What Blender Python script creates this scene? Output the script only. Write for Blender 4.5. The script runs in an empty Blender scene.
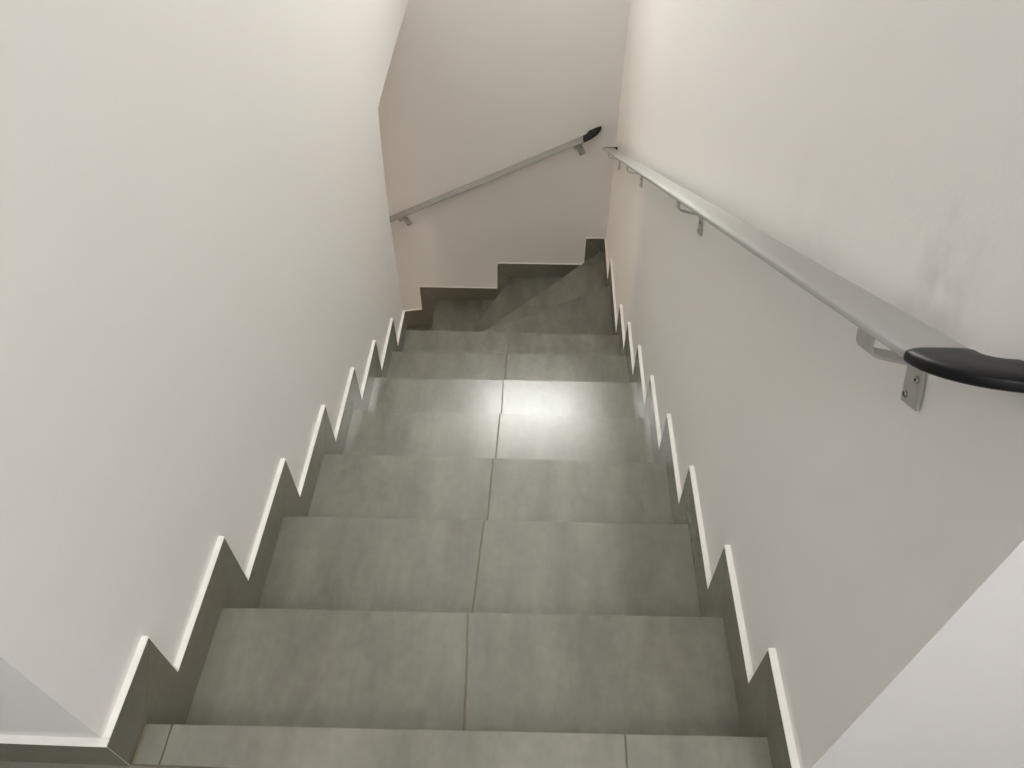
import bpy, bmesh, math, random
from mathutils import Vector, Matrix
random.seed(7)
scene = bpy.context.scene
col = scene.collection

# ---------------------------------------------------------------- measures (metres)
W = 1.005            # stair width between the skirting faces
T = 0.012            # skirting tile thickness; wall faces stand this far behind
XL, XR = -T, W + T   # wall faces
YL, YR = -0.0444, -0.0613       # near ends (outer corners) of the left / right wall
YB = 3.269           # face of the skirting on the far wall
YW = YB + T          # face of the far wall
A_, B_ = 0.1046, 0.0956         # skirting stands this far ahead of / above the steps
Z = [-0.0046, -0.1467, -0.3281, -0.4951, -0.6649, -0.8286, -0.9975, -1.1632,
     -1.345, -1.4986, -1.695, -1.894, -2.135]
NLy = [0.0085, 0.2831, 0.6175, 0.9423, 1.263, 1.5684, 1.8824, 2.1961]
NRy = [0.023, 0.2958, 0.6263, 0.9393, 1.2539, 1.5706, 1.8849, 2.1878]
PV = (0.0, 2.19)     # pivot of the winder steps
SEAMS = [(.497, .509), (.501, .488), (.501, .496), (.502, .495), (.496, .498), (.494, .492), (.492, .484)]
CEIL = 2.62
LOW = -3.6

# ---------------------------------------------------------------- materials
def new_mat(name):
    m = bpy.data.materials.new(name); m.use_nodes = True
    nt = m.node_tree
    return m, nt, nt.nodes['Principled BSDF']

def set_in(b, **kw):
    for k, v in kw.items():
        b.inputs[k.replace('_', ' ')].default_value = v

def mat_plain(name, c, rough=.5, metal=0., spec=.5, bump=0., scale=300.):
    m, nt, b = new_mat(name)
    set_in(b, Base_Color=(*c, 1), Roughness=rough, Metallic=metal)
    b.inputs['Specular IOR Level'].default_value = spec
    if bump:
        g = nt.nodes.new('ShaderNodeNewGeometry'); n = nt.nodes.new('ShaderNodeTexNoise')
        n.inputs['Scale'].default_value = scale
        bp = nt.nodes.new('ShaderNodeBump'); bp.inputs['Strength'].default_value = bump
        bp.inputs['Distance'].default_value = .002
        nt.links.new(g.outputs['Position'], n.inputs['Vector'])
        nt.links.new(n.outputs['Fac'], bp.inputs['Height'])
        nt.links.new(bp.outputs['Normal'], b.inputs['Normal'])
    return m

def add_grey_marks(nt, g, colour, b, spots):
    """hand marks and other grey spots mixed into the paint colour"""
    L = nt.links.new; N = nt.nodes.new; cur = colour
    for (p, rad, amt, sc) in spots:
        d = N('ShaderNodeVectorMath'); d.operation = 'DISTANCE'; d.inputs[1].default_value = p; L(g.outputs['Position'], d.inputs[0])
        m = N('ShaderNodeMapRange'); m.inputs['From Min'].default_value = rad; m.inputs['From Max'].default_value = rad*.15; m.inputs['To Max'].default_value = amt
        L(d.outputs['Value'], m.inputs['Value'])
        n = N('ShaderNodeTexNoise'); n.inputs['Scale'].default_value = sc; n.inputs['Detail'].default_value = 4; L(g.outputs['Position'], n.inputs['Vector'])
        k = N('ShaderNodeMapRange'); k.inputs['From Min'].default_value = .4; k.inputs['From Max'].default_value = .65; L(n.outputs['Fac'], k.inputs['Value'])
        f = N('ShaderNodeMath'); f.operation = 'MULTIPLY'; L(m.outputs[0], f.inputs[0]); L(k.outputs[0], f.inputs[1])
        x = N('ShaderNodeMix'); x.data_type = 'RGBA'; x.inputs[7].default_value = (.33, .30, .31, 1)
        L(f.outputs[0], x.inputs[0]); L(cur, x.inputs[6]); cur = x.outputs[2]
    L(cur, b.inputs['Base Color'])

def mat_wall(name, c, grey_marks=None):
    m, nt, b = new_mat(name)
    L = nt.links.new
    g = nt.nodes.new('ShaderNodeNewGeometry')
    n = nt.nodes.new('ShaderNodeTexNoise'); n.inputs['Scale'].default_value = 2.3; n.inputs['Detail'].default_value = 5
    r = nt.nodes.new('ShaderNodeMix'); r.data_type = 'RGBA'
    r.inputs[6].default_value = (c[0]*.965, c[1]*.965, c[2]*.96, 1); r.inputs[7].default_value = (*c, 1)
    L(g.outputs['Position'], n.inputs['Vector']); L(n.outputs['Fac'], r.inputs[0]); L(r.outputs[2], b.inputs['Base Color'])
    if grey_marks: add_grey_marks(nt, g, r.outputs[2], b, grey_marks)
    f = nt.nodes.new('ShaderNodeTexNoise'); f.inputs['Scale'].default_value = 160; f.inputs['Detail'].default_value = 3
    bp = nt.nodes.new('ShaderNodeBump'); bp.inputs['Strength'].default_value = .12; bp.inputs['Distance'].default_value = .002
    L(g.outputs['Position'], f.inputs['Vector']); L(f.outputs['Fac'], bp.inputs['Height']); L(bp.outputs['Normal'], b.inputs['Normal'])
    set_in(b, Roughness=.62); b.inputs['Specular IOR Level'].default_value = .3
    return m

def mat_tile(name, c, rough=.3, amp=.16, spec=.5, coat=0.):
    """cement-look porcelain: clouds, streaks and fine grain, shifted from tile to tile"""
    m, nt, b = new_mat(name)
    L = nt.links.new; N = nt.nodes.new
    g = N('ShaderNodeNewGeometry')
    off = N('ShaderNodeVectorMath'); off.operation = 'MULTIPLY_ADD'
    L(g.outputs['Random Per Island'], off.inputs[0]); off.inputs[1].default_value = (17, 31, 11)
    L(g.outputs['Position'], off.inputs[2])
    st = N('ShaderNodeMapping'); st.inputs['Scale'].default_value = (5.5, 1.7, 4.)
    L(off.outputs[0], st.inputs['Vector'])
    n1 = N('ShaderNodeTexNoise'); n1.inputs['Scale'].default_value = 1.5; n1.inputs['Detail'].default_value = 7; n1.inputs['Roughness'].default_value = .62
    L(st.outputs[0], n1.inputs['Vector'])
    n2 = N('ShaderNodeTexNoise'); n2.inputs['Scale'].default_value = 38; n2.inputs['Detail'].default_value = 5; n2.inputs['Roughness'].default_value = .6
    L(off.outputs[0], n2.inputs['Vector'])
    n3 = N('ShaderNodeTexNoise'); n3.inputs['Scale'].default_value = 2.6; n3.inputs['Detail'].default_value = 2
    L(off.outputs[0], n3.inputs['Vector'])
    r1 = N('ShaderNodeValToRGB')
    lo = [v*(1-amp) for v in c]; hi = [v*(1+amp) for v in c]
    r1.color_ramp.elements[0].position = .32; r1.color_ramp.elements[0].color = (*lo, 1)
    r1.color_ramp.elements[1].position = .72; r1.color_ramp.elements[1].color = (*hi, 1)
    L(n1.outputs['Fac'], r1.inputs['Fac'])
    mx = N('ShaderNodeMix'); mx.data_type = 'RGBA'; mx.blend_type = 'OVERLAY'; mx.inputs[0].default_value = .15
    L(r1.outputs[0], mx.inputs[6]); L(n2.outputs['Fac'], mx.inputs[7])
    hue = N('ShaderNodeMix'); hue.data_type = 'RGBA'
    hue.inputs[6].default_value = (1.03, .985, .95, 1); hue.inputs[7].default_value = (.955, 1.01, 1.0, 1)
    L(n3.outputs['Fac'], hue.inputs[0])
    mu = N('ShaderNodeMix'); mu.data_type = 'RGBA'; mu.blend_type = 'MULTIPLY'; mu.inputs[0].default_value = 1
    L(mx.outputs[2], mu.inputs[6]); L(hue.outputs[2], mu.inputs[7])
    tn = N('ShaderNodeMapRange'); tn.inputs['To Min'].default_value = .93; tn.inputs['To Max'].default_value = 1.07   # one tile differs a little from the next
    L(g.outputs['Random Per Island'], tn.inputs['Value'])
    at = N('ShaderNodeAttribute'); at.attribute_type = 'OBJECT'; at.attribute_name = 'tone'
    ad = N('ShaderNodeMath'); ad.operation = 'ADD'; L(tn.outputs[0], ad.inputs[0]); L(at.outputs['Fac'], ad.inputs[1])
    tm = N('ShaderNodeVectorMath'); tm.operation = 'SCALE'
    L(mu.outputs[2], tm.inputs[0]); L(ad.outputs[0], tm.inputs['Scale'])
    L(tm.outputs[0], b.inputs['Base Color'])
    rr = N('ShaderNodeMapRange'); rr.inputs['To Min'].default_value = rough-.05; rr.inputs['To Max'].default_value = rough+.06
    L(n2.outputs['Fac'], rr.inputs['Value']); L(rr.outputs[0], b.inputs['Roughness'])
    bp = N('ShaderNodeBump'); bp.inputs['Strength'].default_value = .10; bp.inputs['Distance'].default_value = .0015
    L(n2.outputs['Fac'], bp.inputs['Height']); L(bp.outputs['Normal'], b.inputs['Normal'])
    n4 = N('ShaderNodeTexNoise'); n4.inputs['Scale'].default_value = 120; n4.inputs['Detail'].default_value = 2
    L(g.outputs['Position'], n4.inputs['Vector'])
    b2 = N('ShaderNodeBump'); b2.inputs['Strength'].default_value = .035; b2.inputs['Distance'].default_value = .0012
    L(n4.outputs['Fac'], b2.inputs['Height']); L(bp.outputs['Normal'], b2.inputs['Normal']); L(b2.outputs['Normal'], b.inputs['Normal'])
    b.inputs['Specular IOR Level'].default_value = spec
    return m

M = {}
M['wall'] = mat_wall('white_wall_paint', (.836, .819, .806))
M['wall_marked'] = mat_wall('white_wall_paint_with_grey_marks', (.836, .819, .806), [((XR, .19, .79), .10, .24, 22), ((XR, .50, .62), .16, .09, 14), ((XR, 2.9, -.52), .25, .16, 11)])  # hand marks along the upper rail; the last spot greys the far end
M['ceil'] = mat_wall('white_ceiling_paint', (.85, .84, .83))
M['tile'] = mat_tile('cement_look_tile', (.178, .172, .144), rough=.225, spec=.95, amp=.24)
M['floor'] = mat_tile('cement_look_floor_tile', (.205, .199, .17), rough=.24, spec=.7, amp=.2)
M['skirt'] = mat_tile('cement_look_skirting_tile', (.165, .152, .122), rough=.2, amp=.06)
M['grout'] = mat_plain('beige_grout', (.21, .16, .095), .85, bump=.3)
M['pale_grout'] = mat_plain('pale_grout', (.42, .40, .34), .85, bump=.3)
M['edge'] = mat_plain('white_edge_filler', (.88, .86, .82), .7, spec=.3, bump=.5, scale=120)
M['alu'] = mat_plain('satin_aluminium', (.44, .43, .41), .62, metal=.35, bump=.05, scale=600)
M['steel'] = mat_plain('bracket_steel', (.50, .49, .47), .42, metal=.55)
M['screw'] = mat_plain('screw_steel', (.45, .44, .42), .25, metal=1.)
M['socket'] = mat_plain('screw_recess', (.02, .02, .02), .6)
M['black'] = mat_plain('black_rubber_plastic', (.006, .006, .007), .42, spec=.25, bump=.1, scale=500)
M['frame'] = mat_plain('white_window_frame', (.75, .75, .74), .35)
M['lampbody'] = mat_plain('white_lamp_housing', (.75, .75, .74), .4)

def mat_emit(name, c, s):
    m, nt, b = new_mat(name)
    set_in(b, Base_Color=(.8, .8, .8, 1)); b.inputs['Emission Color'].default_value = (*c, 1); b.inputs['Emission Strength'].default_value = s
    return m
def mat_glass(name):
    m = bpy.data.materials.new(name); m.use_nodes = True; nt = m.node_tree; nt.nodes.clear()
    o = nt.nodes.new('ShaderNodeOutputMaterial'); t = nt.nodes.new('ShaderNodeBsdfTransparent'); t.inputs[0].default_value = (.93, .95, .95, 1)
    g = nt.nodes.new('ShaderNodeBsdfGlossy'); g.inputs['Roughness'].default_value = .02
    x = nt.nodes.new('ShaderNodeMixShader')
    x.inputs[0].default_value = .05; nt.links.new(t.outputs[0], x.inputs[1]); nt.links.new(g.outputs[0], x.inputs[2]); nt.links.new(x.outputs[0], o.inputs[0])
    return m
M['glass'] = mat_glass('window_glass')
HALL_E, HALL2_E, LOW_E, SKY_E = 43.0, 33.5, 88.0, 22.5
M['lamp_hall'] = mat_emit('lit_hall_diffuser', (.94, .95, .98), HALL_E)
M['lamp_hall_right'] = mat_emit('lit_right_hall_diffuser', (.96, .95, .96), HALL2_E)
M['lamp_low'] = mat_emit('lit_lower_diffuser', (1, .85, .66), LOW_E)

# ---------------------------------------------------------------- helpers
def tag(o, label=None, cat=None, group=None, kind=None):
    if label: o['label'] = label
    if cat: o['category'] = cat
    if group: o['group'] = group
    if kind: o['kind'] = kind
    return o

def empty(name, loc):
    o = bpy.data.objects.new(name, None); o.location = loc; o.empty_display_size = .1
    col.objects.link(o); return o

ORG = {}
class MB:
    def __init__(s): s.bm = bmesh.new(); s.mats = []
    def mi(s, m):
        if m not in s.mats: s.mats.append(m)
        return s.mats.index(m)
    def prism(s, loop, vec, m):
        """closed solid: planar loop swept by vec"""
        vec = Vector(vec); a = [s.bm.verts.new(p) for p in loop]; b = [s.bm.verts.new(Vector(p)+vec) for p in loop]
        n = len(a); k = s.mi(m); fs = [s.bm.faces.new(a), s.bm.faces.new(b[::-1])]
        for i in range(n): fs.append(s.bm.faces.new((a[i], b[i], b[(i+1) % n], a[(i+1) % n])))
        for f in fs: f.material_index = k
        return fs
    def box(s, lo, hi, m):
        x0, y0, z0 = lo; x1, y1, z1 = hi
        return s.prism([(x0, y0, z0), (x1, y0, z0), (x1, y1, z0), (x0, y1, z0)], (0, 0, z1-z0), m)
    def loft(s, rings, m, smooth=True, caps=True):
        k = s.mi(m); V = [[s.bm.verts.new(p) for p in r] for r in rings]; n = len(V[0])
        for a, b in zip(V, V[1:]):
            for i in range(n):
                f = s.bm.faces.new((a[i], a[(i+1) % n], b[(i+1) % n], b[i])); f.material_index = k; f.smooth = smooth
        if caps:
            for r in (V[0][::-1], V[-1]):
                f = s.bm.faces.new(r); f.material_index = k
    def build(s, name, parent=None, bevel=0., seg=2):
        bmesh.ops.recalc_face_normals(s.bm, faces=s.bm.faces)
        off = -ORG.get(parent, Vector((0, 0, 0))) if parent else Vector((0, 0, 0))
        bmesh.ops.translate(s.bm, verts=s.bm.verts, vec=off)
        me = bpy.data.meshes.new(name); s.bm.to_mesh(me); s.bm.free()
        for m in s.mats: me.materials.append(M[m])
        o = bpy.data.objects.new(name, me); col.objects.link(o)
        if parent: o.parent = parent; ORG[o] = ORG[parent]
        else: ORG[o] = Vector((0, 0, 0))
        if bevel:
            md = o.modifiers.new('Bevel', 'BEVEL'); md.width = bevel; md.segments = seg; md.limit_method = 'ANGLE'; md.angle_limit = math.radians(35)
        return o

def thing(name, loc, label, cat, group=None):
    o = empty(name, loc); ORG[o] = Vector(loc); return tag(o, label, cat, group)

# ---------------------------------------------------------------- room shell
def struct(o): return tag(o, kind='structure')

# left wall: solid beside the steps, ends before the winders, carries on as a header above the lower flight
end = [(2.19, LOW), (2.230, -1.20), (2.235, -1.06), (2.246, -.578), (2.266, -.42), (2.293, -.279), (2.312, -.19), (2.334, -.125), (2.40, -.116), (2.813, -.089), (YW, -.072)]
loop = [(XL, YL, LOW)] + [(XL, y, z) for y, z in end] + [(XL, YW, CEIL), (XL, YL, CEIL)]
mb = MB(); mb.prism(loop, (-.16, 0, 0), 'wall'); struct(mb.build('wall_left'))
mb = MB(); mb.prism([(XR, YR, LOW), (XR, YW+.2, LOW), (XR, YW+.2, CEIL), (XR, YR, CEIL)], (.16, 0, 0), 'wall_marked'); struct(mb.build('wall_right'))
# far wall with a window above the turn
WX0, WX1, WZ0, WZ1 = .17, .985, 1.04, 2.08
XF = -3.0
mb = MB()
mb.box((XF, YW, LOW), (WX0, YW+.2, CEIL), 'wall'); mb.box((WX1, YW, LOW), (XR, YW+.2, CEIL), 'wall')
mb.box((WX0, YW, LOW), (WX1, YW+.2, WZ0), 'wall'); mb.box((WX0, YW, WZ1), (WX1, YW+.2, CEIL), 'wall')
struct(mb.build('wall_back'))
w1 = MB()
for lo, hi in (((WX0, .10, WZ0), (WX0+.045, .15, WZ1)), ((WX1-.045, .10, WZ0), (WX1, .15, WZ1)), ((WX0+.045, .10, WZ0), (WX1-.045, .15, WZ0+.045)), ((WX0+.045, .10, WZ1-.045), (WX1-.045, .15, WZ1))):
    w1.box((lo[0], YW+lo[1], lo[2]), (hi[0], YW+hi[1], hi[2]), 'frame')
win = struct(w1.build('window_1', bevel=.004))
g = MB(); g.box((WX0+.045, YW+.12, WZ0+.045), (WX1-.045, YW+.126, WZ1-.045), 'glass'); g.build('pane', win)
# hall around the head of the stairs
HX0, HX1, HY0 = -2.2, 3.0, -1.75
mb = MB(); mb.box((HX0, YL, -.2), (XL-.16, YL+.14, CEIL), 'wall'); struct(mb.build('wall_hall_left'))
mb = MB(); mb.box((XR+.16, YR, -.2), (HX1, YR+.14, CEIL), 'wall'); struct(mb.build('wall_hall_right'))
mb = MB(); mb.box((HX0-.15, HY0-.15, -.2), (HX1+.15, HY0, CEIL), 'wall'); struct(mb.build('wall_front'))
mb = MB(); mb.box((HX0-.15, HY0, -.2), (HX0, YL+.14, CEIL), 'wall'); struct(mb.build('wall_end_left'))
mb = MB(); mb.box((HX1, HY0, -.2), (HX1+.15, YR+.14, CEIL), 'wall'); struct(mb.build('wall_end_right'))
mb = MB(); mb.box((HX0-.15, HY0-.15, CEIL), (HX1+.15, YW+.2, CEIL+.15), 'ceil'); struct(mb.build('ceiling'))
# lower flight shell
mb = MB(); mb.prism([(XL-.16, 2.19, LOW), (XL-.16, 2.230, -1.2), (XL-.16, 2.246, -.578), (XL-.16, 2.293, -.279), (XL-.16, 2.31, -.10), (XL-.16, 2.05, -.10), (XL-.16, 2.05, LOW)], (XF+.172, 0, 0), 'wall'); struct(mb.build('wall_lower'))
mb = MB(); mb.prism([(XL-.16, 2.05, -.10), (XL-.16, YW, -.07), (XL-.16, YW, .05), (XL-.16, 2.05, .05)], (XF+.172, 0, 0), 'ceil'); struct(mb.build('ceiling_lower'))
mb = MB(); mb.box((XF-.15, 2.05, LOW), (XF, YW+.2, .05), 'wall'); struct(mb.build('wall_lower_end'))

def ny(x, k): return NLy[k] + (NRy[k]-NLy[k])*x/W
# landing floor: a strip of nosing tiles, then full tiles
mb = MB()
GR = .0009
mb.box((HX0, HY0, -.2), (HX1, YL-.014, -.0035), 'grout'); mb.prism([(XL, YL-.014, -.2), (XR, YL-.014, -.2), (XR, ny(XR, 0)-.002, -.2), (XL, ny(XL, 0)-.002, -.2)], (0, 0, .1965), 'grout')
def tile_quad(m, pts, z, th=.012, mat='tile'):
    m.prism([(x, y, z) for x, y in pts], (0, 0, -th), mat)
ys = -.054
for x0, x1 in ((0.002, .044), (.044, .779), (.779, XR)):
    tile_quad(mb, [(x0+GR, ys+GR), (x1-GR, ys+GR), (x1-GR, ny(x1, 0)), (x0+GR, ny(x0, 0))], 0, mat='floor')
x = -2.164
while x < HX1:
    for j in range(3):
        y1 = ys - j*.6; y0 = max(ys-(j+1)*.6, HY0)
        x0, x1 = max(x, HX0), min(x+.735, HX1)
        if x1-x0 > .02: tile_quad(mb, [(x0+GR, y0+GR), (x1-GR, y0+GR), (x1-GR, y1-GR), (x0+GR, y1-GR)], 0, mat='floor')
    x += .736
struct(mb.build('floor', bevel=.0012, seg=1))
mb = MB(); mb.box((XF, 2.05, LOW-.1), (XR+.16, YW+.2, LOW), 'tile'); struct(mb.build('floor_lower'))

# ---------------------------------------------------------------- staircase
stair = thing('staircase', (W/2, 0, LOW), 'grey tiled staircase running straight down and turning left over winder steps at the bottom', 'staircase')
def tread(polys, z, name='tread'):
    m = MB()
    for p in polys: tile_quad(m, p, z)
    return m
def riser(p0, p1, z0, z1, name='riser'):
    """thin tile under the nosing line p0-p1, standing behind it"""
    m = MB(); d = Vector((p1[0]-p0[0], p1[1]-p0[1], 0)).normalized(); n = Vector((d.y, -d.x, 0))
    m.prism([(p0[0], p0[1], z0), (p1[0], p1[1], z0), (p1[0], p1[1], z1), (p0[0], p0[1], z1)], n*.011, 'tile')
    return m.build(name, stair)
g2 = .0005
for k in range(1, 8):
    m = MB(); z = Z[k]
    sf, sn = SEAMS[k-1]                              # middle joint at the nosing / at the riser
    sb = sn + (sn-sf)*.1
    for a, b, c, d in ((XL, sb-g2, sf-g2, XL), (sb+g2, XR, XR, sf+g2)):
        tile_quad(m, [(a, ny(a, k-1)), (b, ny(b, k-1)), (c, ny(c, k)), (d, ny(d, k))], z)
    m.prism([(sb-.004, ny(sb, k-1), z-.0012), (sb+.004, ny(sb, k-1), z-.0012), (sf+.004, ny(sf, k)-.001, z-.0012), (sf-.004, ny(sf, k)-.001, z-.0012)], (0, 0, -.02), 'grout')
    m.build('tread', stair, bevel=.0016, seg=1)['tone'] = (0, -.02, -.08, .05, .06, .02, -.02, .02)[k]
for k in range(0, 7):
    zt = (0 if k == 0 else Z[k]) - .012
    riser((XL, ny(XL, k)-.0005), (XR, ny(XR, k)-.0005), Z[k+1], zt)
# winders
sA, sB, sC = .575, 1.096, 2.37
pA = (XR, PV[1]+sA*XR); pB = ((YW-PV[1])/sB, YW); pC = ((YW-PV[1])/sC, YW); pD = (-.045, YW)
n7l, n7r = (XL, ny(XL, 7)), (XR, ny(XR, 7))
for z, pts in ((Z[8], [n7l, n7r, pA, (0, 2.1905)]), (Z[9], [PV, pA, (XR, YW), pB]), (Z[10], [PV, pB, pC]), (Z[11], [PV, pC, pD])):
    m = MB(); tile_quad(m, pts, z); m.build('winder_tread', stair, bevel=.0018, seg=1)['tone'] = {Z[8]: -.10, Z[9]: .04, Z[10]: -.12, Z[11]: .0}[z]  # hand-set tone puts the riser shade between the winders into their colour
riser((XL, ny(XL, 7)-.0005), (XR, ny(XR, 7)-.0005), Z[8], Z[7]-.012)
for p, k in ((pA, 8), (pB, 9), (pC, 10), (pD, 11)):
    riser(PV, p, Z[k+1], Z[k]-.012)
x1 = -.045; z = Z[12]
for k in range(8):
    x0 = x1-.3136 if k < 7 else XF
    m = MB(); tile_quad(m, [(x0, 2.19), (x1 if k else 0, 2.19), (x1, YW), (x0, YW)], z); m.build('tread', stair, bevel=.0013, seg=1)
    if k < 7: riser((x0, 2.19), (x0, YW), z-.17, z-.012)
    x1 = x0; z -= .17

# ---------------------------------------------------------------- stepped skirting
GAP = .0008
def shrink(poly, d):
    """pull a 2-D polygon's corners in by d (thin joints between neighbouring tiles)"""
    n = len(poly); area = sum(poly[i][0]*poly[(i+1) % n][1]-poly[(i+1) % n][0]*poly[i][1] for i in range(n)); s = 1 if area > 0 else -1
    out = []
    for i in range(n):
        p0, p1, p2 = Vector(poly[i-1]), Vector(poly[i]), Vector(poly[(i+1) % n])
        e1 = (p1-p0).normalized(); e2 = (p2-p1).normalized()
        n1 = Vector((-e1.y, e1.x))*s; n2 = Vector((-e2.y, e2.x))*s
        b = n1+n2
        if b.length < 1e-6: out.append(tuple(p1)); continue
        b = b/ (b.length**2) * 2
        out.append(tuple(p1+b*d))
    return out
def run(name, place, pieces, tops, out, label):
    """pieces: 2-D polygons (tiles); tops: 2-D polyline of the outer edge; place maps (u, v) to the wall face; out: vector from face into the wall"""
    m = MB(); out = Vector(out)
    for p in pieces: m.prism([place(*q) for q in shrink(p, GAP)], out*T, 'skirt')
    for p in pieces: m.prism([Vector(place(*q))+out*(T*.08) for q in shrink(p, -.0003)], out*(T*.85), 'pale_grout')
    o = struct(m.build(name)); tag(o, label)
    e = MB(); th = .0022
    L = []
    for i in range(len(tops)):                       # offset polyline
        p = Vector(tops[i]); ns = []
        for a, b in ((i-1, i), (i, i+1)):
            if a < 0 or b >= len(tops): continue
            d = (Vector(tops[b])-Vector(tops[a])).normalized(); ns.append(Vector((-d.y, d.x)))
        q = ns[0] if len(ns) == 1 else (ns[0]+ns[1])/(1+ns[0].dot(ns[1]))
        L.append((tuple(p), tuple(p+q*th)))
    k = e.mi('edge')
    ring = [[place(*a), place(*b), tuple(Vector(place(*b))+out*T), tuple(Vector(place(*a))+out*T)] for a, b in L]
    V = [[e.bm.verts.new(p) for p in r] for r in ring]
    for a, b in zip(V, V[1:]):
        for i in range(4): e.bm.faces.new((a[i], a[(i+1) % 4], b[(i+1) % 4], b[i]))
    e.bm.faces.new(V[0]); e.bm.faces.new(V[-1][::-1])
    tag(e.build('edge_strip', o, bevel=.0008, seg=1), 'white filled top edge')
    return o

# left
def P(k, s): return ((NLy if s == 0 else NRy)[k]+A_, Z[k]+B_)
def Nn(k, s): return ((NLy if s == 0 else NRy)[k], 0 if k == 0 else Z[k])
for s, nm, ye, x, ox in ((0, 'baseboard_left', YL, 0, -1), (1, 'baseboard_right', YR, W, 1)):
    pieces = [[(ye-T+.0012, 0), Nn(0, s), P(0, s), (ye-T+.0012, P(0, s)[1])]]
    tops = [(ye+.0004, P(0, s)[1]), P(0, s)]
    for k in range(0, 7):
        v = (P(k, s)[0], P(k+1, s)[1])
        if s == 0 and k == 6:
            pieces.append([Nn(k, s), (Nn(k, s)[0], Z[k+1]), (NLy[7], Z[k+1]), (2.222, Z[k+1]), (2.222, P(7, 0)[1]), v, P(k, s)])
            tops += [v, (2.222, P(7, 0)[1])]
        else:
            pieces.append([Nn(k, s), (Nn(k, s)[0], Z[k+1]), Nn(k+1, s), P(k+1, s), v, P(k, s)])
            tops += [v, P(k+1, s)]
    if s == 1:
        ya = PV[1]+sA*W
        v7 = (P(7, 1)[0], Z[8]+B_); p8 = (2.872, Z[8]+B_); v8 = (2.885, Z[9]+B_)
        pieces.append([Nn(7, 1), (Nn(7, 1)[0], Z[8]), (ya, Z[8]), p8, v7, P(7, 1)])
        pieces.append([(ya, Z[8]), (ya, Z[9]), (YB, Z[9]), (YB, Z[9]+B_), v8, p8])
        tops += [v7, p8, v8, (YB, Z[9]+B_)]
    run(nm, (lambda u, v, x=x: (x, u, v)), pieces, tops, (ox, 0, 0), 'stepped grey tile skirting along the %s wall of the stairs' % ('left' if s == 0 else 'right'))
# far wall, going left and down
xB = (YB-PV[1])/sB; xC = (YB-PV[1])/sC; xD = -.044
bt = [(XR-T, Z[9]+B_), (.897, Z[9]+B_), (.896, Z[10]+B_), (.366, Z[10]+B_), (.36, Z[11]+B_), (-.135, Z[11]+B_), (-.137, -1.988)]
pcs = [[(W, Z[9]), (W, Z[9]+B_), (.897, Z[9]+B_), (xB, Z[9])],
       [(xB, Z[9]), (.897, Z[9]+B_), (.896, Z[10]+B_), (.366, Z[10]+B_), (xC, Z[10]), (xB, Z[10])],
       [(xC, Z[10]), (.366, Z[10]+B_), (.36, Z[11]+B_), (-.135, Z[11]+B_), (xD, Z[11]), (xC, Z[11])]]
px, pz, top = xD, Z[11], (-.135, Z[11]+B_); z = Z[12]; low = (-.137, -1.988)
for k in range(7):
    nx = px-.3136
    pcs.append([(px, pz), top, low, (nx-A_, z+B_), (nx, z), (px, z)])
    bt.append((nx-A_, z+B_)); top = (nx-A_, z+B_); px, pz = nx, z; z -= .17; low = (top[0], z+B_)
    if k < 6: bt.append(low)
run('baseboard_back', (lambda u, v: (u, YB, v)), pcs, bt[::-1], (0, 1, 0), 'stepped grey tile skirting on the far wall above the winder steps')
ob = bpy.data.objects['baseboard_back']
# hall side
for nm, x0, x1, ye, lab in (('baseboard_hall_left', HX0, 0, YL, 'left'), ('baseboard_hall_right', W, HX1, YR, 'right')):
    h = P(0, 0 if x0 < 0 else 1)[1]
    if x0 < 0: pc, tp = [(HX0, 0), (-.0012, 0), (-.0012, h), (HX0, h)], [(HX0, h), (0, h)]
    else: pc, tp = [(W+.0012, 0), (HX1, 0), (HX1, h), (W+.0012, h)], [(W, h), (HX1, h)]
    run(nm, (lambda u, v, ye=ye: (u, ye-T, v)), [pc], tp, (0, 1, 0), 'low grey tile skirting on the hall wall at the %s of the stair head' % lab)

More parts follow.
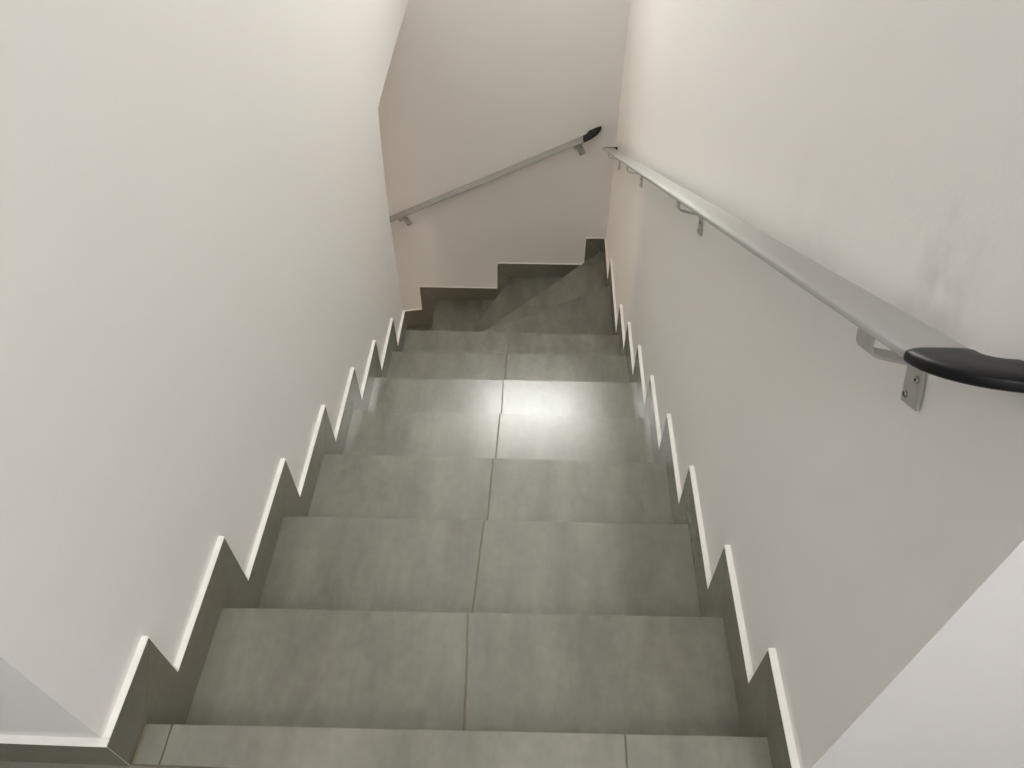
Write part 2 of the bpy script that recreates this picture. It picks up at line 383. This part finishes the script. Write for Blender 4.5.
# ---------------------------------------------------------------- handrails
def oval(hw, ht, n=44, e=3.4):
    r = []
    for i in range(n):
        a = 2*math.pi*i/n; c, s_ = math.cos(a), math.sin(a)
        r.append((hw*math.copysign(abs(c)**(2/e), c), ht*math.copysign(abs(s_)**(2/e), s_)))
    return r
HWD, HTK = .030, .0068
def handrail(name, label, origin, d, side, length, brackets, caps, plate_low, base, reach=1.):
    """origin: centre of the rail's upper end; d: unit direction downhill; side: unit horizontal vector to the wall; STAND: gap from rail centre to wall"""
    STAND = .048
    root = thing(name, base, label, 'handrail', None)
    d = Vector(d).normalized(); side = Vector(side); n = side.cross(d)
    if n.z < 0: n = -n
    o = Vector(origin)
    def pt(t, s, h): return o + d*t + side*s + n*h
    ov = oval(HWD, HTK)
    m = MB(); m.loft([[pt(t, a, b) for a, b in ov] for t in (0, length)], 'alu'); 
    rail = m.build('rail', root)
    for c in caps:                                  # black quarter bend returning to the wall
        m = MB(); sg = -1 if c == 0 else 1; t0 = 0 if c == 0 else length
        ovc = [(a*1.04, b*1.2) for a, b in oval(HWD, HTK)]
        rings = [[pt(t0 - sg*.004, a, b) for a, b in ovc]]
        for i in range(13):
            ph = math.pi/2*i/12; ca, sa = math.cos(ph), math.sin(ph)
            rings.append([pt(t0 + sg*reach*(STAND-a)*sa, STAND-(STAND-a)*ca, b) for a, b in ovc])
        m.loft(rings, 'black'); tag(m.build('end_cap', root, bevel=0), 'curved black end cap returning to the wall')
    for tb in brackets:
        m = MB(); w0, w1 = tb-.0175, tb+.0175
        wall = STAND
        # strap: under the rail, down, round the bend and back to the wall plate
        path = [(.014, -HTK), (-.014, -HTK)]
        path = [(.016, -HTK-.0015), (-.0075, -HTK-.0015), (-.0115, -HTK-.004), (-.0125, -HTK-.009), (-.0125, -.0255), (-.0110, -.0300), (-.0060, -.0335), (.006, -.0365), (.020, -.0390), (.034, -.0415), (.0405, -.0440), (.0440, -.0490), (.0450, -.056), (.0450, plate_low)]
        hk = .002
        L = []
        for i, p in enumerate(path):
            p = Vector(p); a = Vector(path[max(i-1, 0)]); b = Vector(path[min(i+1, len(path)-1)])
            q = (b-a).normalized(); q = Vector((-q.y, q.x)); L.append((p+q*hk, p-q*hk))
        rings = [[pt(w0, u[0], u[1]), pt(w1, u[0], u[1]), pt(w1, v[0], v[1]), pt(w0, v[0], v[1])] for u, v in L]
        m.loft(rings, 'steel', smooth=False)
        br = m.build('bracket', root, bevel=.0007, seg=1)
        for ts, hs in ((tb-.0085, -.0605), (tb+.009, plate_low+.010)):
            q = MB(); R1, c0 = .0042, pt(ts, .043, hs)
            ring = lambda r, dx: [c0 + side*dx + d*(r*math.cos(2*math.pi*i/14)) + n*(r*math.sin(2*math.pi*i/14)) for i in range(14)]
            q.loft([ring(R1, 0), ring(R1, -.0012), ring(R1*.75, -.0022)], 'screw')
            q.loft([ring(R1*.38, -.0020), ring(R1*.38, -.0025)], 'socket')
            q.build('screw', br)
    return root
SL = .507
d1 = Vector((0, 1, -SL)).normalized()
y0, ye = .0685, 3.15
zc = lambda y: .7695-SL*(y-.152)
L1 = (ye-y0)/d1.y
br = [((yb-y0)/d1.y + .030) for yb in (.152, 1.148, 2.19, 2.985)]
handrail('handrail', 'long satin aluminium handrail sloping down the right wall on four brackets', (XR-.048, y0, zc(y0)), d1, (1, 0, 0), L1, br, (0, 1), -.092, (XR, y0, 0), .9)
SB = .477
d2 = Vector((-1, 0, -SB)).normalized()
zb = lambda x: -.742+(x-.843)*SB
x0, xe = .845, -1.7
L2 = (x0-xe)/-d2.x
br2 = [((x0-xb)/-d2.x) for xb in (.80, -.19, -1.2)]
handrail('handrail', 'short satin aluminium handrail on the far wall dropping to the left above the winders', (x0, YW-.048, zb(x0)), d2, (0, 1, 0), L2, br2, (0,), -.108, (x0, YW, -1.5), 1.25)

# ---------------------------------------------------------------- lamps
def lamp(loc, r, mat, label):
    t = thing('ceiling_lamp', loc, label, 'ceiling lamp')
    x, y, z = loc
    ring = lambda R, dz: [(x+R*math.cos(2*math.pi*i/32), y+R*math.sin(2*math.pi*i/32), z+dz) for i in range(32)]
    m = MB(); m.loft([ring(r*1.08, 0), ring(r*1.08, -.03), ring(r*1.02, -.035)], 'lampbody'); m.build('housing', t)
    m = MB(); m.loft([ring(r, -.033), ring(r, -.045), ring(r*.85, -.052)], mat); m.build('diffuser', t)
lamp((.7, -1.42, CEIL), .22, 'lamp_hall', 'round white ceiling lamp in the hall behind the stair head, left of the other lamp')
lamp((1.7, -.95, CEIL), .22, 'lamp_hall_right', 'round white ceiling lamp in the hall to the right of the stair head')
t = thing('wall_lamp', (XF, 2.75, -2.15), 'round warm wall lamp at the foot of the lower flight', 'wall lamp')
def ringx(R, dx): return [(XF+dx, 2.75+R*math.cos(2*math.pi*i/32), -2.15+R*math.sin(2*math.pi*i/32)) for i in range(32)]
m = MB(); m.loft([ringx(.16, 0), ringx(.16, .03), ringx(.153, .035)], 'lampbody'); m.build('housing', t)
m = MB(); m.loft([ringx(.15, .033), ringx(.15, .045), ringx(.125, .052)], 'lamp_low'); m.build('diffuser', t)

# ---------------------------------------------------------------- daylight
w = bpy.data.worlds.new('sky'); scene.world = w; w.use_nodes = True
bg = w.node_tree.nodes['Background']; bg.inputs[0].default_value = (1, .975, .93, 1); bg.inputs[1].default_value = SKY_E
pl = bpy.data.lights.new('window_portal', 'AREA'); pl.shape = 'RECTANGLE'; pl.size = WX1-WX0; pl.size_y = WZ1-WZ0
pl.cycles.is_portal = True
po = bpy.data.objects.new('window_portal', pl); po.location = ((WX0+WX1)/2, YW+.19, (WZ0+WZ1)/2); po.rotation_euler = (math.radians(-90), 0, 0); col.objects.link(po)

# ---------------------------------------------------------------- camera
F, PI_, YA, RO = 748.22, .8226, -.0496, .0149
C = Vector((.6261, -.3919, 1.2646))
cp, sp, cy, sy = math.cos(PI_), math.sin(PI_), math.cos(YA), math.sin(YA)
f = Vector((sy*cp, cy*cp, -sp)); r0 = Vector((cy, -sy, 0)); d0 = f.cross(r0)
r = math.cos(RO)*r0+math.sin(RO)*d0; dn = -math.sin(RO)*r0+math.cos(RO)*d0
cam = bpy.data.cameras.new('camera'); cam.sensor_width = 36; cam.lens = 36*F/1024; cam.clip_start = .01
co = bpy.data.objects.new('camera', cam); col.objects.link(co)
mt = Matrix(((r.x, -dn.x, -f.x, C.x), (r.y, -dn.y, -f.y, C.y), (r.z, -dn.z, -f.z, C.z), (0, 0, 0, 1)))
co.matrix_world = mt
scene.camera = co
scene.cycles.diffuse_bounces = 10; scene.cycles.max_bounces = 16
vs = scene.view_settings
vs.view_transform = 'Standard'; vs.look = 'None'; vs.gamma = 1; vs.use_curve_mapping = False; vs.exposure = -0.08
